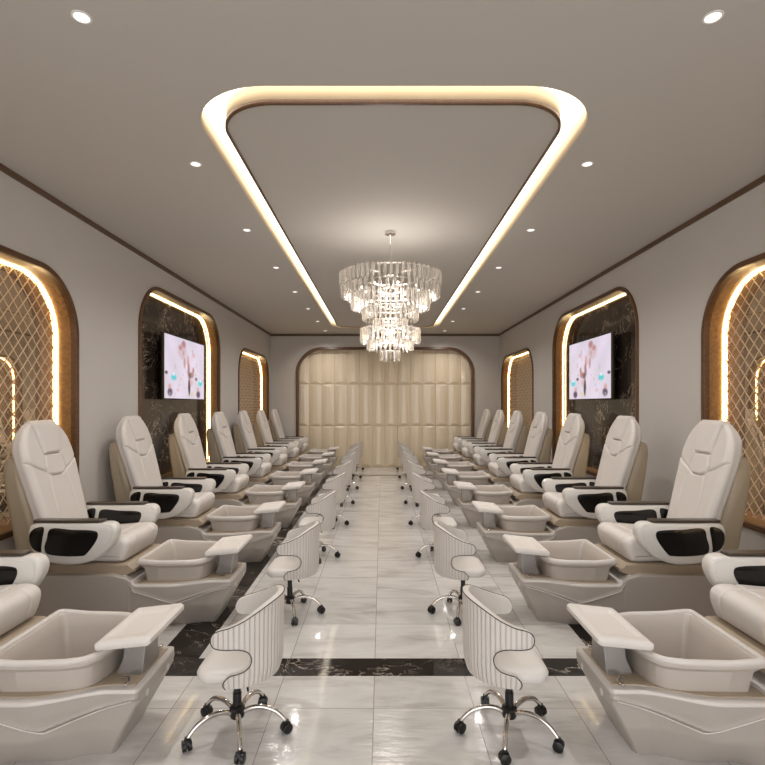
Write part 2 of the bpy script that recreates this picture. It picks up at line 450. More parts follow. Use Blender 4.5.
# back wall with its arched panelled recess
AX0, AX1, AZ, AR = CX-2.235, CX+2.245, 3.03, .66
arch = rrect(AX0+.01, AX1-.01, 0, AZ-.01, (0, 0, AR, AR), 16)   # starts bottom-left, bottom-right, up and over to the left
lp = [(XL-.28, 0), (XL-.28, ZC+.19), (XR+.28, ZC+.19), (XR+.28, 0)]+arch[1:]+arch[:1]
struct(bm_obj('wall_back', flat_solid([lp], YB, YB+.2, 'y'), M_['wall']))
o_ = rrect(AX0, AX1, 0, AZ, (0, 0, AR, AR), 16); i_ = rrect(AX0+.062, AX1-.062, 0, AZ-.062, (0, 0, AR-.06, AR-.06), 16)
lp = o_[1:]+o_[:1]+[i_[0]]+list(reversed(i_[1:]))
struct(bm_obj('trim_%d' % k, flat_solid([lp], YB-.03, YB+.16, 'y', bevel=.005), M_['wood'], angle=35)); k += 1
bm = bmesh.new()
pw = .3215; rowz = [0, 1.037, 2.10, 3.16]; n = 14; xs0 = CX-pw*n/2
base_y = YB+.15
for c in range(n):
    for rI in range(3):
        xa, xb = xs0+c*pw, xs0+(c+1)*pw; za, zb = rowz[rI], rowz[rI+1]
        xm = (xa+xb)/2; D = .032; t = .07
        flip = (rI == 2)
        # faceted tile: a flat-edged outline, two long facets to a ridge, hipped ends
        q = [(xa, base_y, za), (xb, base_y, za), (xb, base_y, zb), (xa, base_y, zb)]
        w = .055
        top = [(xm-w, base_y-D, za+t), (xm+w, base_y-D, za+t), (xm+w*.6, base_y-D*.9, zb-t*.6), (xm-w*.6, base_y-D*.9, zb-t*.6)]
        e0 = [(xa+.004, base_y-.012, za+.004), (xb-.004, base_y-.012, za+.004), (xb-.004, base_y-.012, zb-.004), (xa+.004, base_y-.012, zb-.004)]
        Q = [bm.verts.new(p) for p in q]; E = [bm.verts.new(p) for p in e0]; Tp = [bm.verts.new(p) for p in top]
        for a in range(4):
            b = (a+1) % 4
            bm.faces.new((Q[a], Q[b], E[b], E[a])); bm.faces.new((E[a], E[b], Tp[b], Tp[a]))
        bm.faces.new(Tp)
struct(bm_obj('wall_recess', bm, M_['panel']))
bm = bmesh.new(); box(bm, AX0-.2, AX1+.2, YB+.151, YB+.2, 0, ZC); struct(bm_obj('wall_recess_backing', bm, M_['panel']))

# ------------------------------------------------------------------ televisions
def tv_pixels(u, v):
    """u from the near edge, v from the top; a pale clinic picture"""
    h = math.sin(u*9+v*5)*.5+math.sin(u*17-v*11)*.5
    c = [.80+.03*h, .76+.02*h, .82+.03*h]
    def blob(cu, cv, ru, rv, col, s=1.0):
        d = ((u-cu)/ru)**2+((v-cv)/rv)**2
        if d < 1:
            a = (1-d)**.5*s
            for i in range(3): c[i] = c[i]*(1-a)+col[i]*a
    rd, rb, tl, dk = (.55, .30, .30), (.75, .52, .50), (.22, .74, .76), (.12, .08, .12)
    for cu in (.0, .02):
        pass
    blob(.44, .09, .06, .07, rd, .7); blob(.36, .16, .05, .05, rd, .6); blob(.40, .22, .12, .14, rb, .35); blob(.46, .40, .03, .10, rd, .5)
    blob(.55, .36, .035, .12, rb, .8); blob(.57, .50, .03, .12, rd, .8); blob(.60, .60, .05, .06, dk, .7); blob(.66, .58, .05, .06, (.6, .35, .28), .8); blob(.69, .50, .03, .06, rd, .7)
    blob(.58, .80, .035, .16, dk, 1); blob(.63, .72, .05, .08, rb, .5); blob(.66, .92, .06, .05, (.82, .72, .5), .6); blob(.70, .24, .05, .05, rb, .5)
    for cu, cv in ((.20, .66), (.89, .72)):
        blob(cu, cv, .065, .055, tl, 1); blob(cu, cv-.045, .025, .03, (.8, .9, .92), 1)
    for cu, cv in ((.04, .60), (.77, .65)): blob(cu, cv, .035, .03, dk, .9)
    for cu, cv in ((.12, .90), (.83, .92)): blob(cu, cv, .06, .07, (.16, .10, .2), .9); blob(cu-.01, cv-.09, .04, .05, rb, .7)
    rs = random.Random(11)
    for _ in range(46):
        cu, cv = rs.gauss(.5, .22), rs.random()
        blob(cu, cv, .006+.02*rs.random(), .015+.05*rs.random(), rs.choice([(.62, .45, .45), (.45, .36, .42), (.95, .93, .96), (.78, .66, .66), (.6, .55, .62)]), .15+.35*rs.random())
    blob(.30, .86, .05, .04, rb, .35); blob(.33, .78, .04, .03, (.6, .65, .8), .4)
    return c
def tv_mat():
    m = bpy.data.materials.new('lit screen'); m.use_nodes = True; nt = m.node_tree; L = nt.links
    b = nt.nodes['Principled BSDF']; b.inputs['Base Color'].default_value = (.02, .02, .02, 1); b.inputs['Roughness'].default_value = .25
    a = nt.nodes.new('ShaderNodeVertexColor'); a.layer_name = 'picture'
    L.new(a.outputs['Color'], b.inputs['Emission Color']); b.inputs['Emission Strength'].default_value = .95
    return m
TVM = tv_mat()
for side, xw, sg in (('left', XL, -1), ('right', XR, 1)):
    ya, yb, za, zb = 7.06, 8.65, 1.665, 2.545
    t = thing('television', 'wall television showing a pale picture, mounted on black marble of the %s wall' % side, 'television', (xw+sg*.045, (ya+yb)/2, za), 0, 'wall televisions')
    w = (yb-ya)/2
    bm = rbox(*sorted((0, sg*.045)), -w, w, 0, zb-za, .004, 2); bm_obj('housing', bm, M_['tvb'], t, angle=35)
    bm = rbox(*sorted((sg*.04, sg*.129)), -.25, .25, .2, .65, .008, 2); bm_obj('wall_bracket', bm, M_['tvb'], t, angle=35)
    bm = bmesh.new(); nu, nv = 110, 62
    cl = bm.loops.layers.float_color.new('picture')
    g = [[bm.verts.new((-sg*.0015, -w+.012+(2*w-.024)*i/nu, .012+(zb-za-.024)*j/nv)) for j in range(nv+1)] for i in range(nu+1)]
    for i in range(nu):
        for j in range(nv):
            f = bm.faces.new((g[i][j], g[i+1][j], g[i+1][j+1], g[i][j+1]))
            for l, (a, b_) in zip(f.loops, ((i, j), (i+1, j), (i+1, j+1), (i, j+1))):
                c = tv_pixels(a/nu, 1-b_/nv); l[cl] = (c[0]**2.2, c[1]**2.2, c[2]**2.2, 1)
    bm_obj('screen', bm, TVM, t, recalc=False)

# ------------------------------------------------------------------ downlights
proto = None
def downlight_parts(t):
    bm = bmesh.new(); lathe(bm, [(.033, .012), (.033, -.001), (.036, -.004), (.044, -.003), (.045, .0), (.045, .012)], 24); bm_obj('ring', bm, M_['ring'], t, angle=35)
    bm = bmesh.new(); lathe(bm, [(0, -.0035), (.033, -.0035), (.033, .002), (0, .002)], 24); bm_obj('lens', bm, M_['dl'], t)
ordn = ['first', 'second', 'third', 'fourth', 'fifth', 'sixth', 'seventh', 'eighth']
for side, x in (('left', -1.366), ('right', 1.505)):
    for i in range(8):
        y = 2.456+1.503*i
        lab = 'small round recessed downlight, %s from the camera in the row along the %s wall' % (ordn[i], side)
        if proto is None:
            proto = thing('downlight', lab, 'ceiling light', (x, y, ZC), 0, 'recessed ceiling downlights'); downlight_parts(proto)
        else:
            o = copy_tree(proto); o.location = (x, y, ZC); o['label'] = lab
        l = bpy.data.lights.new('spot', 'SPOT'); l.energy = 66; l.spot_size = 2.6; l.spot_blend = 1.0; l.shadow_soft_size = .045; l.color = (1, .97, .945)
        lo = bpy.data.objects.new('downlight_lamp', l); COL.objects.link(lo); lo.location = (x, y, ZC-.01)

# ------------------------------------------------------------------ chandelier
CHX, CHY = .085, 5.52
ch = thing('chandelier', 'large tiered crystal rod chandelier hanging from the ceiling above the aisle', 'chandelier', (CHX, CHY, 2.03), 0)
bz = 2.03
TIERS = [(.505, 2.93, 2.79, 56), (.49, 2.80, 2.67, 44), (.39, 2.73, 2.56, 44), (.275, 2.58, 2.445, 34), (.165, 2.46, 2.345, 22), (.295, 2.37, 2.215, 36), (.225, 2.25, 2.14, 28), (.095, 2.14, 2.04, 14)]
def rod_bm(bm, x, y, z0, z1, r=.0165):
    n = 6; a0 = math.atan2(y, x)
    prof = [(.25*r, z0), (r*.9, z0+.012), (r, z0+.03), (r, z1-.01), (r*.8, z1)]
    rings = [[bm.verts.new((x+pr*math.cos(a0+2*PI*k/n), y+pr*math.sin(a0+2*PI*k/n), z)) for k in range(n)] for pr, z in prof]
    for q0, q1 in zip(rings, rings[1:]):
        for k_ in range(n): bm.faces.new((q0[k_], q0[(k_+1) % n], q1[(k_+1) % n], q1[k_]))
    bm.faces.new(rings[0]); bm.faces.new(rings[-1][::-1])
rest = bmesh.new(); first = {}
for ti, (r, z1, z0, cnt) in enumerate(TIERS):
    for q in range(cnt):
        a = 2*PI*(q+.5*(ti % 2))/cnt
        if ti < 2:
            if ti not in first:
                bm = bmesh.new(); rod_bm(bm, 0.0001, 0, 0, z1-z0); o = bm_obj('glass_rod', bm, M_['glass'], ch); first[ti] = o
            else:
                o = first[ti].copy(); COL.objects.link(o); o.parent = ch
            o.location = (r*math.cos(a), r*math.sin(a), z0-bz+random.uniform(-.006, .006)); o.rotation_euler = (0, 0, a)
        else:
            dz = random.uniform(-.006, .006)
            rod_bm(rest, r*math.cos(a), r*math.sin(a), z0-bz+dz, z1-bz+dz, .0155)
o = bm_obj('glass_rods', rest, M_['glass'], ch); o['kind'] = 'stuff'
for r, z1, z0, cnt in TIERS:
    bm = bmesh.new()
    closed_tube(bm, [(( r-.024)*math.cos(2*PI*q/48), (r-.024)*math.sin(2*PI*q/48), z1-bz-.006) for q in range(48)], .006, 6)
    for q in range(4):
        a = PI/4+q*PI/2; tube(bm, [(0, 0, z1-bz-.006), ((r-.024)*math.cos(a), (r-.024)*math.sin(a), z1-bz-.006)], .004, 6)
    bm_obj('tier_ring', bm, M_['chrome'], ch, smooth=True)
bm = bmesh.new(); tube(bm, [(0, 0, 2.10-bz), (0, 0, ZC-.02-bz)], .008, 8); bm_obj('stem', bm, M_['chrome'], ch, smooth=True)
bm = bmesh.new(); lathe(bm, [(0, 0), (.05, 0), (.055, -.006), (.055, -.028), (.012, -.034), (0, -.034)], 24, (0, 0, ZC-bz)); bm_obj('ceiling_rose', bm, M_['chrome'], ch, angle=30)
bulbm = bmesh.new(); bmesh.ops.create_icosphere(bulbm, subdivisions=2, radius=.011); b0 = bm_obj('bulb', bulbm, M_['bulb'], ch, smooth=True)
spots = [(.30, 2.78, 8), (.20, 2.64, 6), (.18, 2.29, 6), (.12, 2.20, 4)]
got = False
for r, z, cnt in spots:
    for q in range(cnt):
        a = 2*PI*(q+.3)/cnt
        o = b0 if not got else b0.copy()
        if got: COL.objects.link(o); o.parent = ch
        got = True; o.location = (r*math.cos(a), r*math.sin(a), z-bz)
for z, e, rad in ((2.72, 20, .34), (2.27, 9, .2)):
    l = bpy.data.lights.new('chandelier_glow', 'POINT'); l.energy = e; l.shadow_soft_size = rad*.5; l.color = (1, .93, .85)
    lo = bpy.data.objects.new('chandelier_lamp', l); COL.objects.link(lo); lo.location = (CHX, CHY, z)

# ------------------------------------------------------------------ pedicure chair (local +x faces the aisle, x = 1.9 - distance)
def seg_d(p, a, b):
    ax, ay = a; bx, by = b; px, py = p
    dx, dy = bx-ax, by-ay; t = max(0, min(1, ((px-ax)*dx+(py-ay)*dy)/(dx*dx+dy*dy+1e-12)))
    return math.hypot(px-ax-t*dx, py-ay-t*dy)

def resample(pts, step):
    n = len(pts); out = []
    for i in range(n):
        a, b = Vector(pts[i]), Vector(pts[(i+1) % n]); m = max(1, round((b-a).length/step))
        for q in range(m): out.append(tuple(a+(b-a)*q/m))
    return out

def side_body(profile, wfun, r, ny=40, groove=None, step=.012, power=2.0, thin=None):
    """closed side outline in (x,z) swept across y, edges rounded by r; width half = wfun(z, x)"""
    P = resample(profile, step); n = len(P)
    area = sum(P[i][0]*P[(i+1) % n][1]-P[(i+1) % n][0]*P[i][1] for i in range(n))
    nm = []
    for i in range(n):
        a, b = P[i-2], P[(i+2) % n]; d = Vector((b[0]-a[0], b[1]-a[1])).normalized()
        nm.append(Vector((d.y, -d.x))*(1 if area > 0 else -1))
    bm = bmesh.new(); cols = []
    us = []
    for j in range(ny+1):
        t = -1+2*j/ny; us.append(math.copysign(1-(1-abs(t))**1.35, t))
    for u in us:
        row = []
        for i, (x, z) in enumerate(P):
            w = wfun(z, x); y = u*w; e = 0
            tt = (abs(y)-(w-r))/r
            if tt > 0: e = r*(1-(max(0, 1-min(1, tt)**power))**(1/power))
            if thin: e *= thin(z)
            g = groove(y, x, z, nm[i]) if groove else 0
            q = Vector((x, z))-nm[i]*min(e, r*.98)-nm[i]*g
            row.append(bm.verts.new((q.x, y, q.y)))
        cols.append(row)
    for a, b in zip(cols, cols[1:]):
        for i in range(n): bm.faces.new((a[i], a[(i+1) % n], b[(i+1) % n], b[i]))
    bm.faces.new(cols[0]); bm.faces.new(cols[-1][::-1])
    return bm

def make_chair(label):
    t = thing('pedicure_chair', label, 'spa chair', (0, 0, 0), 0, 'pedicure spa chairs')
    # --- hull of base: mirrored half outline, lofted over height
    def ss(a, b, x): x = max(0, min(1, (x-a)/(b-a))); return x*x*(3-2*x)
    def top(x): return .385-.070*max(0, min(1, (x-.07)/.085))
    def half_top(x):
        return .33-.105*ss(.36, .70, x)
    LX = [-.86+.96*q/10 for q in range(11)]+[.10+.70*q/60 for q in range(1, 60)]
    lv = [0, .015, .03, .06, .09, .12, .14, .155]+[.155+.165*q/22 for q in range(1, 23)]
    rows = []
    bm = bmesh.new()
    def side_pt(x, z):
        s = z/.32
        front = ss(.0, .35, x)
        w = half_top(x)
        low = .22+(w-.22)*min(1, (z/.15))**.8 if z < .15 else w
        low -= max(0, 1-z/.15)*.05*ss(.52, .74, x)
        w2 = w*(1-front)+min(w, low)*front
        # lower part set in under the V shaped seam
        if x > .12:
            vz = .29-(x-.13)/.32*.10 if x < .45 else .19+(x-.45)/.35*.096
            if z < vz: w2 -= .007*min(1, (vz-z)/.006)
            w2 += .006*math.exp(-((z-vz-.006)/.008)**2)
        else:
            w2 -= .0
        return w2
    def xf(z): # nose position by height
        return .675+(.81-.675)*min(1, z/.26)**1.1 if z < .26 else .81
    zs_rows = []
    for z in lv:
        row = []
        F = xf(z)
        for x in LX:
            xx = x if x < .1 else .1+(x-.1)*(F-.02-.1)/.70
            row.append((xx, side_pt(x, z), z*top(xx)/.32))
        # rounded nose corner
        wN = row[-1][1]; zz = z*top(F)/.32
        for a in range(1, 6):
            an = a/5*PI/2; row.append((F-.02+.02*math.sin(an), wN-.03*(1-math.cos(an)), zz))
        zs_rows.append(row)
    # top rounding rows
    for q in range(1, 4):
        an = q/3*PI/2; d = .012
        zs_rows.append([(min(x, x), w-d*(1-math.cos(an)), z+d*math.sin(an)*.7) for x, w, z in zs_rows[len(lv)-1]])
    V = [([bm.verts.new((x, -w, z)) for x, w, z in row], [bm.verts.new((x, w, z)) for x, w, z in row]) for row in zs_rows]
    for (a, b), (c, d) in zip(V, V[1:]):
        for i in range(len(a)-1):
            bm.faces.new((a[i], a[i+1], c[i+1], c[i])); bm.faces.new((b[i+1], b[i], d[i], d[i+1]))
        bm.faces.new((a[-1], b[-1], d[-1], c[-1])); bm.faces.new((b[0], a[0], c[0], d[0]))
    for (a, b), fl in ((V[0], 1), (V[-1], 0)):
        for i in range(len(a)-1):
            if fl == 0 and .155 < a[i].co.x < .775:
                ins = [bm.verts.new((min(p.co.x, .775), math.copysign(abs(p.co.y)-.055, p.co.y), p.co.z)) for p in (a[i], a[i+1], b[i], b[i+1])]
                f1 = bm.faces.new((a[i], a[i+1], ins[1], ins[0])); f2 = bm.faces.new((b[i+1], b[i], ins[2], ins[3])); f1.material_index = f2.material_index = 1
                continue
            fc = bm.faces.new((a[i], b[i], b[i+1], a[i+1]))
            if fl == 0 and a[i].co.x > .12: fc.material_index = 1
    bm.faces.ensure_lookup_table()
    for fc in bm.faces:
        c = fc.calc_center_median()
        if c.x > .13 and c.z > top(c.x)-.004 and abs(fc.normal.x) < 2: fc.material_index = 1
    base = bm_obj('base', bm, M_['base'], t, angle=28); base.data.materials.append(M_['lip'])
    # deck plate: inset tan top round the basin
    ed = [(.158+(.785-.158)*q/30, half_top(.158+(.785-.158)*q/30)-.045) for q in range(31)]
    dl = [(x, -w) for x, w in ed]+[(x, w) for x, w in reversed(ed)]
    hole = [(.215, -.235), (.50, -.232), (.57, -.20), (.60, -.15), (.61, 0), (.60, .15), (.57, .20), (.50, .232), (.215, .235)]
    dk = bm_obj('deck', flat_solid([dl, hole], .314, .329, 'z', bevel=.003, bres=1), M_['deck'], t, angle=40); dk['label'] = 'tan deck around the basin'
    for sgn in (-1, 1):  # bright glint of the V groove, put in as a thin pale tube
        pts_ = []
        for q in range(61):
            x = .14+.645*q/60
            vz = .29-(x-.13)/.32*.10 if x < .45 else .19+(x-.45)/.35*.096
            pts_.append((x, sgn*(side_pt(x, vz+.004)+.0005), vz*top(x)/.32))
        bm = bmesh.new(); tube(bm, pts_, .0028, 5)
        o = bm_obj('seam_highlight', bm, M_['lip'], base, smooth=True); o['label'] = 'pale painted highlight along the V shaped seam'
    # pale band of the rim above the V seam
    # pale step panel between pedestal and basin
    bm = bmesh.new()
    v = [bm.verts.new(p) for p in ((.06, -.30, .388), (.06, .30, .388), (.15, .30, .330), (.15, -.30, .330), (.06, -.30, .376), (.06, .30, .376), (.15, .30, .316), (.15, -.30, .316))]
    for f in ((0, 1, 2, 3), (4, 7, 6, 5), (0, 4, 5, 1), (2, 6, 7, 3), (1, 5, 6, 2), (0, 3, 7, 4)): bm.faces.new([v[i] for i in f])
    bmesh.ops.bevel(bm, geom=bm.edges[:], offset=.003, segments=2, affect='EDGES')
    bm_obj('step_panel', bm, M_['lip'], t, angle=35)
    # pedestal
    prof = [(-.84, .37), (.07, .37), (.135, .405), (.135, .425), (.09, .462), (-.84, .462)]
    bm = side_body(prof, lambda z, x: .285, .012, ny=16, step=.03)
    bm_obj('pedestal', bm, M_['deck'], t, angle=30)
    # --- basin
    def plan(x0, x1, w, c):
        pts = [(x0, -w), (x0+.28*(x1-x0), -w*.99), (x0+.70*(x1-x0), -w*.95), (x1-.060, -w*.86), (x1-.022, -w*.66), (x1-.005, -w*.3)]
        return pts+[(x, -y) for x, y in reversed(pts)]
    def rloop(pts, r=.03, n=4):
        out = []; m = len(pts)
        for i in range(m):
            p, a, b = Vector(pts[i]), Vector(pts[i-1]), Vector(pts[(i+1) % m])
            da, db = (a-p), (b-p); d = min(r, da.length*.45, db.length*.45)
            s, e = p+da.normalized()*d, p+db.normalized()*d
            for q in range(n+1):
                tt = q/n; out.append(tuple(s*(1-tt)**2+p*2*tt*(1-tt)+e*tt*tt))
        return out
    levels = [(plan(.205, .625, .245, 0), .315), (plan(.185, .640, .262, 0), .430), (plan(.165, .650, .285, 0), .445), (plan(.150, .660, .302, 0), .458), (plan(.150, .660, .303, 0), .470), (plan(.158, .654, .296, 0), .479),
              (plan(.180, .634, .272, 0), .479), (plan(.190, .626, .262, 0), .470), (plan(.205, .612, .248, 0), .42), (plan(.235, .585, .215, 0), .27), (plan(.27, .56, .18, 0), .245)]
    bm = bmesh.new(); R = []
    for pts, z in levels:
        R.append([bm.verts.new((x, y, z-.008+(.012*max(0, 1-abs(x-.17)/.14) if z > .43 else 0))) for x, y in rloop(pts)])
    for a, b in zip(R, R[1:]):
        for i in range(len(a)): bm.faces.new((a[i], a[(i+1) % len(a)], b[(i+1) % len(b)], b[i]))
    bm.faces.new(R[-1])
    bs = bm_obj('basin', bm, M_['basin'], t, angle=40)
    bm = bmesh.new()
    lp = [(x, y, .468+.012*max(0, 1-abs(x-.17)/.14)) for x, y in rloop(plan(.166, .646, .285, 0))]
    closed_tube(bm, lp, .0165, 10)
    for v in bm.verts: pass
    bm_obj('rim', bm, M_['lip'], bs, smooth=True)
    bm = bmesh.new(); lathe(bm, [(0, .006), (.022, .006), (.028, 0), (.028, -.005), (0, -.005)], 20, (.42, 0, .247)); bm_obj('drain', bm, M_['chrome'], bs, angle=35)
    # --- footrest
    bm = side_body([(.608, .500), (.622, .490), (.845, .512), (.862, .525), (.862, .545), (.845, .556), (.625, .532), (.608, .520)], lambda z, x: .215, .016, ny=24, step=.008,
                   groove=lambda y, x, z, n: (.014*min(1, max(0, (min(.158-abs(y), x-.650, .815-x)+.006)/.01)) if n.y > .6 else 0))
    fr = bm_obj('footrest', bm, M_['footpad'], t, angle=40)
    bm = bmesh.new()
    A = [(.655, -.09), (.735, -.115), (.735, .115), (.655, .09)]; 
    lo_ = [bm.verts.new(p) for p in ((.645, -.085, .322), (.775, -.10, .322), (.775, .10, .322), (.645, .085, .322))]
    mi_ = [bm.verts.new(p) for p in ((.675, -.075, .40), (.775, -.085, .385), (.775, .085, .385), (.675, .075, .40))]
    hi_ = [bm.verts.new(p) for p in ((.680, -.060, .505), (.785, -.065, .512), (.785, .065, .512), (.680, .060, .505))]
    for a, b in ((lo_, mi_), (mi_, hi_)):
        for i in range(4): bm.faces.new((a[i], a[(i+1) % 4], b[(i+1) % 4], b[i]))
    bm.faces.new(lo_[::-1]); bm.faces.new(hi_)
    bmesh.ops.bevel(bm, geom=bm.edges[:], offset=.004, segments=2, affect='EDGES')
    o = bm_obj('footrest_bracket', bm, M_['steel'], t, angle=35); o['label'] = 'brushed metal bracket under the footrest'
    for s in (-1, 1):
        bm = bmesh.new(); tube(bm, catmull([(.70, s*.135, .334), (.735, s*.150, .345), (.755, s*.180, .341), (.745, s*.205, .336)], 5, False), [.006]*16, 6)
        bm_obj('lever', bm, M_['chrome'], t, smooth=True)
    for y in (-.12, .12):
        bm = bmesh.new(); lathe(bm, [(0, .006), (.016, .005), (.019, .0), (.019, -.01), (0, -.01)], 18)
        bmesh.ops.rotate(bm, verts=bm.verts, matrix=Matrix.Rotation(PI/2, 3, 'Y'))
        for v in bm.verts: v.co += Vector((.8065, y, .262))
        bm_obj('jet_button', bm, M_['lip'], t, angle=35)
    # --- seat
    prof = catmull([(-.52, .50), (-.30, .475), (-.05, .463), (.035, .468), (.062, .50), (.082, .56), (.080, .61), (.045, .640), (-.02, .645), (-.25, .628), (-.48, .635), (-.54, .58)], 8)
    def sg_(y, x, z, n):
        g = 0
        if n.y > .3 or n.x > .5:
            g += .012*math.exp(-((x+.045)/.007)**2)*(1 if z > .55 else 0)
            if x < -.045:
                d = min(seg_d((y, x), (-.16, -.05), (-.16, -.5)), seg_d((y, x), (.16, -.05), (.16, -.5)))
                g += .009*math.exp(-(d/.007)**2)
            else:
                d = min(abs(y-.16), abs(y+.16)); g += .008*math.exp(-(d/.007)**2)
        return g
    bm = side_body(prof, lambda z, x: .278, .045, ny=90, groove=sg_, step=.006)
    bm_obj('seat', bm, M_['leather'], t, angle=50)
    # --- backrest (leaning back)
    def fx(z): return -.445-.25*((z-.58)/.90)**1.05    # front face x by height
    fr_pts = [(fx(.58+.87*q/14), .58+.87*q/14) for q in range(15)]
    th = lambda z: .115 if z < 1.3 else .115-.05*((z-1.3)/.18)
    bk_pts = [(x-th(z), z-.02) for x, z in reversed(fr_pts)]
    prof = fr_pts[:-1]+[(fx(1.447), 1.443), (fx(1.457)-.02, 1.459), (fx(1.457)-.05, 1.451)]+bk_pts[1:]
    wt = [(.5, .262), (.65, .266), (.80, .272), (1.0, .292), (1.15, .306), (1.25, .304), (1.33, .285), (1.39, .250), (1.43, .212), (1.472, .165)]
    def wb(z, x=0):
        for (a, wa), (b, wb_) in zip(wt, wt[1:]):
            if z <= b: q = max(0, (z-a)/(b-a)); return wa+(wb_-wa)*q
        return wt[-1][1]
    SG = [((.150, 1.49), (.095, 1.225)), ((.095, 1.225), (-.095, 1.225)), ((.095, 1.225), (.125, 1.135)), ((.125, 1.135), (.098, 1.082)), ((.098, 1.082), (.05, 1.066)), ((.05, 1.066), (0, 1.066)),
          ((.110, 1.095), (.20, 1.130)), ((.20, 1.130), (.30, 1.185)), ((.105, 1.08), (.125, .95)), ((.125, .95), (.125, .62))]
    def bg(y, x, z, n):
        if n.x < .2 and not (n.y > .3 and z > 1.4): return 0
        a = abs(y); d = min(seg_d((a, z), *s) for s in SG[:8]); d2 = min(seg_d((a, z), *s) for s in SG[8:])
        g = .018*math.exp(-(d/.0065)**2)+.005*math.exp(-(d2/.010)**2)
        # raised head pillow
        if z > 1.225:
            e = .095+(z-1.225)/.265*.055-a
            if e > 0: g -= .018*min(1, e/.010)*min(1, (z-1.225)/.012)
        elif z > 1.07 and a < .11: g -= .006*min(1, (.11-a)/.012)
        return g
    bm = side_body(prof, wb, .05, ny=120, groove=bg, step=.006, thin=lambda z: .85*min(1, th(z)/.115))
    bm_obj('backrest', bm, M_['leather'], t, angle=50)
    # --- rear shell
    prof = catmull([(-.575, .47), (-.60, .70), (-.655, .95), (-.705, 1.16), (-.745, 1.222), (-.80, 1.215), (-.832, 1.17), (-.815, .95), (-.79, .70), (-.76, .48), (-.66, .455)], 6)
    bm = side_body(prof, lambda z, x: .205+.065*max(0, min(1, (z-.45)/.5))-.03*max(0, (z-1.12)/.1), .045, ny=30, step=.02)
    bm_obj('back_shell', bm, M_['shell'], t, angle=40)
    # --- armrests
    arm_lp = catmull([(-.535, .762), (-.560, .730), (-.562, .665), (-.535, .575), (-.45, .508), (-.33, .482), (-.20, .484), (-.085, .522), (-.01, .585), (.035, .645), (.055, .705), (.043, .752), (.0, .774), (-.10, .772), (-.32, .770), (-.48, .772)], 5)
    b1 = catmull([(-.395, .735), (-.25, .728), (-.105, .722), (-.070, .700), (-.085, .645), (-.150, .560), (-.19, .545), (-.30, .543), (-.415, .558), (-.440, .600), (-.425, .66)], 5)
    b2 = catmull([(-.445, .742), (-.505, .738), (-.543, .700), (-.543, .640), (-.515, .590), (-.465, .572), (-.462, .60), (-.455, .66)], 5)
    for s in (-1, 1):
        y0, y1 = sorted((s*.290, s*.385))
        a = bm_obj('armrest', flat_solid([arm_lp], y0, y1, 'y', bevel=.024, bres=4), M_['arm'], t, angle=50)
        cxx, czz = -.245, .640
        ring_ = [(cxx+(x-cxx)*.90, czz+(z-czz)*.84) for x, z in arm_lp]
        bm_obj('side_panel', flat_solid([ring_], y0-.0035, y1+.0035, 'y', bevel=.003, bres=1), M_['arm'], a, angle=40)
        for lp_ in (b1, b2):
            bm = flat_solid([lp_], y0-.0065, y1+.0065, 'y', bevel=.003, bres=1)
            o = bm_obj('side_insert', bm, M_['black'], a, angle=40); o['label'] = 'gloss black insert'
        bm = flat_solid([rrect(-.535, -.045, y0+.008, y1-.008, .02, 4)], .772, .790, 'z', bevel=.004)
        o = bm_obj('armrest_top', bm, M_['padm'], a, angle=40); o['label'] = 'dark brown armrest top'
    return t

NCH = 8
lefts = []
def chair_label(side, i):
    extra = {0: 'cut by the photo edge, nearest the camera', 1: 'second from the camera, before the lattice mirror', 2: 'third from the camera', 3: 'fourth from the camera, before the television',
             4: 'fifth from the camera', 5: 'sixth from the camera', 6: 'seventh from the camera', 7: 'last one, against the panelled back wall'}[i]
    return 'white pedicure chair in the %s row, %s' % (side, extra)
c0 = make_chair(chair_label('left', 0))
for i in range(NCH):
    y = 2.63+1.503*i
    if i == 7: y = 13.10
    for side, x, rz in (('left', -1.9, 0), ('right', 1.83, PI)):
        o = c0 if (i == 0 and side == 'left') else copy_tree(c0)
        o.location = (x, y, 0); o.rotation_euler = (0, 0, rz); o['label'] = chair_label(side, i)

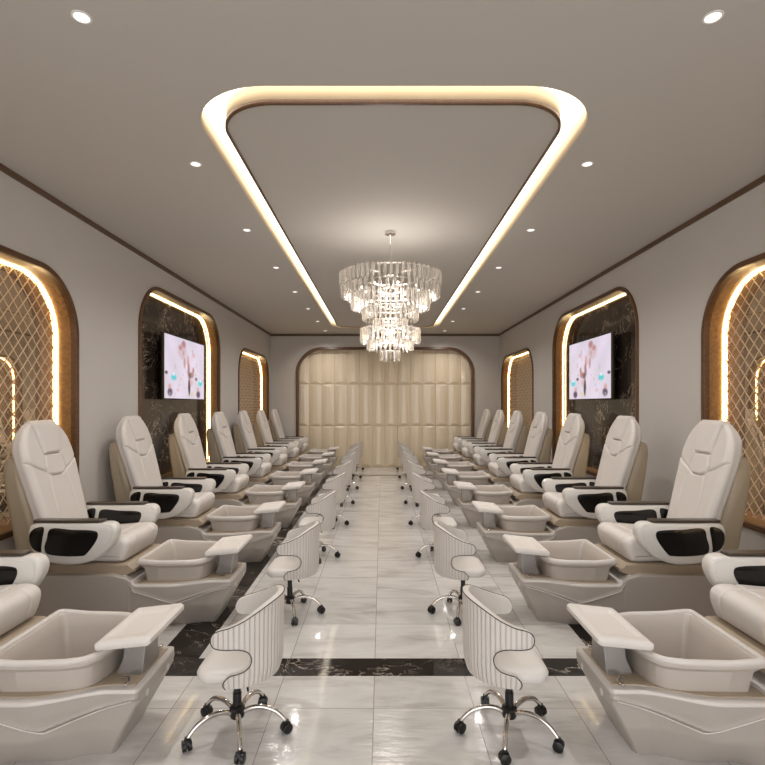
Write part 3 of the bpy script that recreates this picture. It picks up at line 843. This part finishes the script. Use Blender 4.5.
# ------------------------------------------------------------------ stools (local +x faces the basin)
def make_stool(label):
    t = thing('salon_stool', label, 'stool', (0, 0, 0), 0, 'technician stools')
    # seat
    bm = bmesh.new(); lv = [(.325, .035), (.330, .014), (.342, .002), (.365, .0), (.378, .006), (.386, .020), (.389, .05)]
    R = []
    for z, ins in lv:
        lp = rrect(-.175+ins, .150-ins, -.198+ins, .198-ins, (max(.16-ins, .03), max(.075-ins*.5, .03), max(.075-ins*.5, .03), max(.16-ins, .03)), 8)
        R.append([bm.verts.new((x, y, z)) for x, y in lp])
    for a, b in zip(R, R[1:]):
        for i in range(len(a)): bm.faces.new((a[i], a[(i+1) % len(a)], b[(i+1) % len(b)], b[i]))
    bm.faces.new(R[0][::-1]); bm.faces.new(R[-1])
    bm_obj('seat', bm, M_['sleather'], t, smooth=True)
    # wrap-around shell: unrolled outline bent round the seat
    RR = .222; AL = PI*RR/2
    half = [(0, .688), (.07, .686), (.14, .674), (.20, .652), (.26, .624), (.32, .600), (.37, .586), (.398, .571), (.410, .545), (.403, .515), (.38, .503), (.34, .501), (.285, .498), (.245, .480), (.228, .450), (.232, .420), (.255, .398), (.29, .388), (.325, .380), (.350, .356), (.356, .332), (.347, .316)]
    hs = catmull(half, 4, False)
    loop = hs+[(-s, h) for s, h in reversed(hs)][:-1]
    loop = [loop[i] for i in range(len(loop)) if i == 0 or (Vector(loop[i])-Vector(loop[i-1])).length > 1e-4]
    def wrap(s, h):
        k_ = 1.0
        if h < .40: k_ -= .07*((.40-h)/.08)**2
        k_ += .02*(h-.43)/.25 if h > .43 else 0
        a = abs(s)
        if a <= AL: an = a/RR; x, y = -RR*math.cos(an), RR*math.sin(an)
        else: x, y = (a-AL), RR-.10*(a-AL)
        y = math.copysign(y, s) if s else 0
        return Vector((x*k_ if x < 0 else x, y*k_, h))
    bm = bmesh.new()
    vs = [bm.verts.new((s, h, 0)) for s, h in loop]; bm.faces.new(vs)
    q = -.43
    while q < .44:
        bmesh.ops.bisect_plane(bm, geom=bm.verts[:]+bm.edges[:]+bm.faces[:], plane_co=(q+.0003, 0, 0), plane_no=(1, 0, 0)); q += .0145
    for q in (.35, .38, .41, .44, .48, .54, .60, .65):
        bmesh.ops.bisect_plane(bm, geom=bm.verts[:]+bm.edges[:]+bm.faces[:], plane_co=(0, q+.0002, 0), plane_no=(0, 1, 0))
    uvl = bm.loops.layers.uv.new('UVMap')
    for f in bm.faces:
        for l in f.loops: l[uvl].uv = (l.vert.co.x, l.vert.co.y)
    for v in bm.verts: v.co = wrap(v.co.x, v.co.y)
    bmesh.ops.recalc_face_normals(bm, faces=bm.faces)
    f = max(bm.faces, key=lambda f: f.calc_center_median().z)
    c = f.calc_center_median()
    if f.normal.dot(Vector((c.x, c.y, 0))) < 0: bmesh.ops.reverse_faces(bm, faces=bm.faces)
    # inner skin made by offsetting inward
    TH = .030
    outer = list(bm.faces); vmap = {}
    bm.normal_update()
    for v in list(bm.verts): 
        nn = v.normal.copy(); nn.z *= .3
        vmap[v] = bm.verts.new(v.co-nn.normalized()*TH)
    bedges = [e for e in bm.edges if e.is_boundary]
    for f in outer:
        nf = bm.faces.new([vmap[v] for v in reversed(f.verts)]); nf.material_index = 1
    for e in bedges:
        l = e.link_loops[0]
        a, b = (l.vert, l.link_loop_next.vert)
        nf = bm.faces.new((b, a, vmap[a], vmap[b])); nf.material_index = 1
    me = bpy.data.meshes.new('backrest'); bm.to_mesh(me); bm.free()
    me.materials.append(M_['ribs']); me.materials.append(M_['sleather'])
    bk = link('backrest', me, None, t, True)
    me.set_sharp_from_angle(angle=math.radians(40))
    bm = bmesh.new(); closed_tube(bm, [wrap(s, h) for s, h in loop], .0024, 5)
    o = bm_obj('piping', bm, M_['piping'], bk, smooth=True)
    # mechanism and column
    bm = rbox(-.07, .07, -.06, .06, .300, .325, .006, 2); bm_obj('seat_plate', bm, M_['plastic'], t, angle=35)
    bm = bmesh.new(); tube(bm, [(-.02, .04, .310), (-.08, .13, .306), (-.10, .19, .303)], .005, 6); bm_obj('height_lever', bm, M_['plastic'], t, smooth=True)
    bm = bmesh.new(); lathe(bm, [(0, .302), (.017, .302), (.017, .20), (.021, .198), (.021, .11), (0, .11)], 18); bm_obj('gas_column', bm, M_['plastic'], t, angle=35)
    bm = bmesh.new(); lathe(bm, [(0, .135), (.026, .135), (.036, .125), (.038, .095), (.032, .078), (0, .074)], 20); bm_obj('hub', bm, M_['plastic'], t, angle=35)
    for q in range(5):
        a = PI+2*PI*q/5; ca, sa = math.cos(a), math.sin(a)
        P = catmull([(.03, .104), (.075, .122), (.13, .124), (.185, .105), (.222, .074), (.236, .056)], 4, False)
        bm = bmesh.new(); tube(bm, [(r*ca, r*sa, z) for r, z in P], [.0135-.004*i/(len(P)-1) for i in range(len(P))], 8)
        bm_obj('leg', bm, M_['chrome'], t, smooth=True)
        bm = bmesh.new(); cx, cy = .240*ca, .240*sa
        ang = a+.7+q*1.3; d = Vector((math.cos(ang), math.sin(ang), 0)); pr = Vector((-d.y, d.x, 0))
        for s in (-1, 1):
            c = Vector((cx, cy, .0255))+pr*s*.0125
            tube(bm, [c-pr*.009, c-pr*.007, c+pr*.007, c+pr*.009], [.021, .025, .025, .021], 16)
        tube(bm, [(cx, cy, .03), (cx, cy, .062)], [.011, .012], 10)
        tube(bm, [Vector((cx, cy, .036))-pr*.006, Vector((cx, cy, .036))+pr*.006], [.022, .022], 12)
        bm_obj('caster', bm, M_['plastic'], t, angle=35)
    return t
def stool_label(side, i):
    return 'white ribbed leather stool beside the %s basins, %s' % (side, ['nearest the camera, before the black floor band', 'second from the camera', 'third from the camera', 'fourth from the camera', 'fifth from the camera', 'sixth from the camera', 'seventh from the camera', 'farthest, near the panelled back wall'][i])
s0 = make_stool(stool_label('left', 0))
for i in range(8):
    y = 2.63+1.503*i
    if i == 7: y = 13.12
    for side, x, rz in (('left', -.705, PI), ('right', .62, 0)):
        o = s0 if (i == 0 and side == 'left') else copy_tree(s0)
        o.location = (x, y, 0.0006); o.rotation_euler = (0, 0, rz); o['label'] = stool_label(side, i)

# ------------------------------------------------------------------ added world light, standing in for daylight through the end left open
w = bpy.data.worlds.new('world'); S.world = w; w.use_nodes = True
bg = w.node_tree.nodes['Background']; bg.inputs[0].default_value = (1.0, .995, .995, 1); bg.inputs[1].default_value = 2.5

# ------------------------------------------------------------------ camera
cam = bpy.data.cameras.new('camera'); co = bpy.data.objects.new('camera', cam); COL.objects.link(co)
co.location = (0, 0, 1.6); co.rotation_euler = (PI/2, 0, 0)
cam.sensor_width = 36; cam.lens = 540/765*36; cam.shift_y = 21.5/765; cam.shift_x = .0007; cam.clip_start = .05
S.camera = co
S.view_settings.view_transform = 'Standard'; S.view_settings.look = 'None'
S.view_settings.exposure = .29; S.view_settings.gamma = 1; S.view_settings.use_curve_mapping = False
S.cycles.max_bounces = 10; S.cycles.diffuse_bounces = 5; S.cycles.glossy_bounces = 5; S.cycles.transparent_max_bounces = 24
S.cycles.sample_clamp_indirect = 6; S.cycles.caustics_reflective = False; S.cycles.caustics_refractive = False
